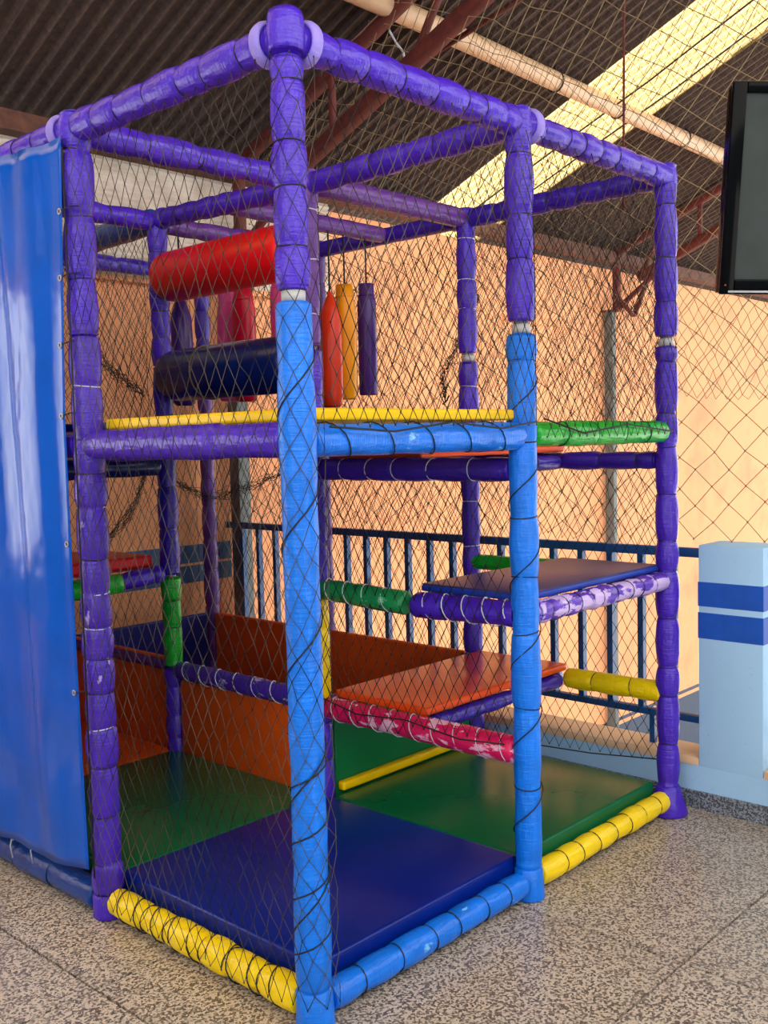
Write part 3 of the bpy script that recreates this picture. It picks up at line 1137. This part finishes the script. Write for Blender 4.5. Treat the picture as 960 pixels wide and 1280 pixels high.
# path round the outside of the front corner post
def corner_path(s, n):
    """s from post at (0,1) along x=-0.05 to the front corner, round it, then along y=-0.05"""
    R = .056
    arc = R * math.pi / 2
    L1_ = 1.0
    x = np.where(s < L1_, -R - n, np.where(s < L1_ + arc, 0, s - L1_ - arc))
    y = np.where(s < L1_, 1.0 - s, np.where(s < L1_ + arc, 0, -R - n))
    th = np.clip((s - L1_) / R, 0, math.pi / 2)
    ina = (s >= L1_) & (s < L1_ + arc)
    x = np.where(ina, -R * np.cos(th), x)
    y = np.where(ina, -R * np.sin(th), y)
    return x, y


def f_front(s, t, n):
    x, y = corner_path(s, np.where(np.abs(s - 1.04) > .12, n, 0))
    return np.stack([x, y, .062 + t], -1)


net('safety_net', 'knotted net stretched between the tarpaulin and the blue corner post', f_front, 1.13, 2.46, .052, .092, .00115, 'twine', 3, jit=.22, warp=.026,
    rope=[([(-.06, .98, 2.5), (-.06, .98, 1.5), (-.06, .985, .15)], .003, 'cord')])


def f_up(s, t, n):
    return np.stack([.07 + s, -.054 - n * .6 - .006 * np.sin(s * 3), 1.60 + t], -1)


net('safety_net', 'knotted net above the yellow platform mat between the blue sleeved posts', f_up, .93, .93, .05, .088, .0014, 'twine', 11,
    rope=[([(.06, -.058, 1.60), (.3, -.066, 1.585), (.55, -.066, 1.61), (.8, -.062, 1.59), (1.0, -.058, 1.61)], .003, 'cord')])


def f_up2(s, t, n):
    return np.stack([1.06 + s, -.053 - n * .6, 1.56 + t], -1)


net('safety_net', 'knotted net above the green bar between the last two front posts', f_up2, .92, .97, .05, .09, .0013, 'twine', 12,
    rope=[([(1.05, -.054, 1.62), (1.3, -.05, 1.57), (1.6, -.05, 1.60), (1.95, -.052, 1.57)], .003, 'cord')])


def f_in(s, t, n):
    return np.stack([.955 - n, .05 + s, .50 + t - .02 * np.sin(s * 3.1), ], -1)


net('safety_net', 'knotted net beside the steps, tied to the pink bar', f_in, .9, .93, .05, .085, .0014, 'twine_black', 21,
    rope=[([(.952, .06, .53), (.945, .25, .515), (.945, .5, .54), (.945, .75, .52), (.952, .94, .55)], .0028, 'cord')])


def f_back(s, t, n):
    y = .04 + s
    sag = .05 * np.exp(-((s - .7) / .5) ** 2)
    return np.stack([2.058 + n, y, .20 + t - sag * (1 - t / 2.3)], -1)


net('safety_net', 'long dark net hung along the railing side of the play frame', f_back, 2.95, 2.32, .052, .085, .0014, 'twine_black', 31,
    rope=[([(2.06, .05, .2), (2.06, .4, .16), (2.06, .75, .14), (2.06, 1.2, .19)], .003, 'cord')])


def f_back2(s, t, n):
    y = .05 + s
    return np.stack([2.075 + .012 + 1.3 * n, y, 1.05 + t + .06 * np.sin(3 * s)], -1)


net('safety_net', 'second loose dark net doubled over the long one on the railing side', f_back2, 2.4, 1.45, .055, .095, .0012, 'twine_black', 37, jit=.35, warp=.035)


def f_end(s, t, n):
    return np.stack([.06 + s, 2.06 + n, 1.5 + t], -1)


net('safety_net', 'dark net closing the upper level beyond the tarpaulin', f_end, .9, 1.0, .05, .085, .0013, 'twine_black', 41)


def f_end2(s, t, n):
    return np.stack([.06 + s, 3.065 + .5 * n, .56 + t], -1)


net('safety_net', 'dark net across the far end of the play frame, by the striped wall', f_end2, 1.9, 1.95, .052, .09, .0013, 'twine_black', 43, jit=.3, warp=.03)


# the big net hung from the roof to the railing
def f_big(s, t, n):
    y = 2.94 - s
    z = 1.112 + t * (roof_z(y) - 1.16) / 3.4
    x = 2.245 + .012 * n + .10 * np.sin(np.clip((z - 2.3) / 1.6, 0, 1) * math.pi) * (1 + .5 * np.sin(2.2 * s))
    return np.stack([x, y, z], -1)


net('safety_net', 'large wide-meshed net hung from the roof down to the railing', f_big, 5.0, 3.4, .145, .145, .0022, 'twine_pale', 51, jit=.10, warp=.02)


def f_fine(s, t, n):
    y = 1.3 - s
    z0 = 1.74 + .05 * np.sin(s * 2.6 + .5)
    z = z0 + t * (roof_z(y) - .06 - z0) / 2.5
    x = 2.33 + .02 * n + .16 * np.sin(np.clip((z - 2.0) / 2.0, 0, 1) * math.pi)
    return np.stack([x, y, z], -1)


net('safety_net', 'fine-meshed net gathered behind the wide-meshed one, its hem hanging in an arc', f_fine, 3.0, 2.5, .048, .066, .0012, 'twine_grey', 57, jit=.2, warp=.03, knots=False)


# gathered bundles of slack net
def bundle(label, pts, spread, count, seed, r=.0013):
    rs = random.Random(seed)
    base = Vector(pts[0])
    root = empty('gathered_net', base)
    V, Fc = [], []
    for k in range(count):
        path = []
        for i in range(len(pts) - 1):
            for q in range(6):
                a = Vector(pts[i]).lerp(Vector(pts[i + 1]), q / 6)
                w = spread * (.25 + .75 * math.sin(math.pi * (i + q / 6) / (len(pts) - 1)))
                path.append(a + Vector((rs.gauss(0, w * .5), rs.gauss(0, w), rs.gauss(0, w))) - base)
        v, f = tube_path(path, r, 3)
        off = len(V)
        V += v
        Fc += [tuple(i + off for i in q) for q in f]
    o = link('slack_twine', mesh('slack_twine', V, Fc), M['twine_black'], root)
    o['kind'] = 'stuff'
    tube_obj('knot_tie', [p for p in (Vector((0, -.02, .02)), Vector((.01, 0, 0)), Vector((0, .02, -.02)))], .004, M['cord'], root, 5)
    tag(root, label, 'net')


bundle('gathered slack net slanting up behind the dark purple bag', [(2.075, 1.20, 1.75), (2.075, 1.22, 1.86), (2.075, 1.05, 2.1), (2.075, .98, 2.25)], .022, 16, 1)
bundle('gathered slack net slanting beside the tarpaulin above the platform', [(.62, 2.08, 2.03), (.8, 2.08, 1.90), (.97, 2.07, 1.78)], .022, 16, 2)
bundle('gathered slack net hanging in a swag above the red step mat', [(.95, 2.09, 1.44), (.85, 2.09, 1.25), (.66, 2.09, 1.09)], .02, 16, 3)
bundle('gathered slack net swagged under the platform at the far end', [(1.05, 2.10, 1.42), (1.3, 2.10, 1.30), (1.6, 2.12, 1.34), (1.93, 2.1, 1.44)], .02, 14, 4)


# ------------------------------------------------------------------ television
def television():
    # bottom-left corner and facing found from the photograph; hung and tilted forward on a ceiling pole
    bl = Vector((0.8053, -0.7667, 1.9209))
    tl = Vector((0.7694, -0.8214, 2.4445))
    up = (tl - bl)
    H = up.length
    up.normalize()
    rt = Vector((CR.x, CR.y, 0)).normalized()
    rt = (rt - up * rt.dot(up)).normalized()
    nr = rt.cross(up)      # towards the viewer
    Wd = H * 1.74
    t = empty('television')
    t.matrix_world = Matrix(((rt.x, up.x, nr.x, bl.x), (rt.y, up.y, nr.y, bl.y), (rt.z, up.z, nr.z, bl.z), (0, 0, 0, 1)))
    b = .036
    link('casing', box_mesh('casing', (.004, .004, -.065), (Wd - .004, H - .004, -.012), .008, 2), M['tv_black'], t)
    for nm, lo, hi in (('bezel', (0, 0, -.02), (b, H, 0)), ('bezel', (Wd - b, 0, -.02), (Wd, H, 0)),
                       ('bezel', (b, H - b * .8, -.02), (Wd - b, H, 0)), ('bezel', (b, 0, -.02), (Wd - b, b * 1.1, 0))):
        link(nm, box_mesh(nm, lo, hi, .006, 2), M['tv_black'], t)
    link('screen', box_mesh('screen', (b, b, -.014), (Wd - b, H - b * .8, -.010)), M['tv_screen'], t)
    link('trim_strip', box_mesh('trim_strip', (.02, .005, 0), (Wd - .02, .010, .0025)), M['steel'], t)
    link('standby_light', box_mesh('standby_light', (.010, .022, 0), (.014, .026, .002)), M['led'], t)
    mb = link('wall_bracket', box_mesh('wall_bracket', (Wd / 2 - .1, H / 2 - .1, -.12), (Wd / 2 + .1, H / 2 + .1, -.064)), M['tv_black'], t)
    inv = t.matrix_world.inverted()
    p0 = t.matrix_world @ Vector((Wd / 2, H / 2, -.11))
    p1 = Vector((p0.x, p0.y, roof_z(p0.y) + .01))
    tube_obj('ceiling_pole', [inv @ p0, inv @ p1], .022, M['tv_black'], t, 12)
    tag(t, 'black flat television tilted forward on a ceiling pole', 'television')


television()
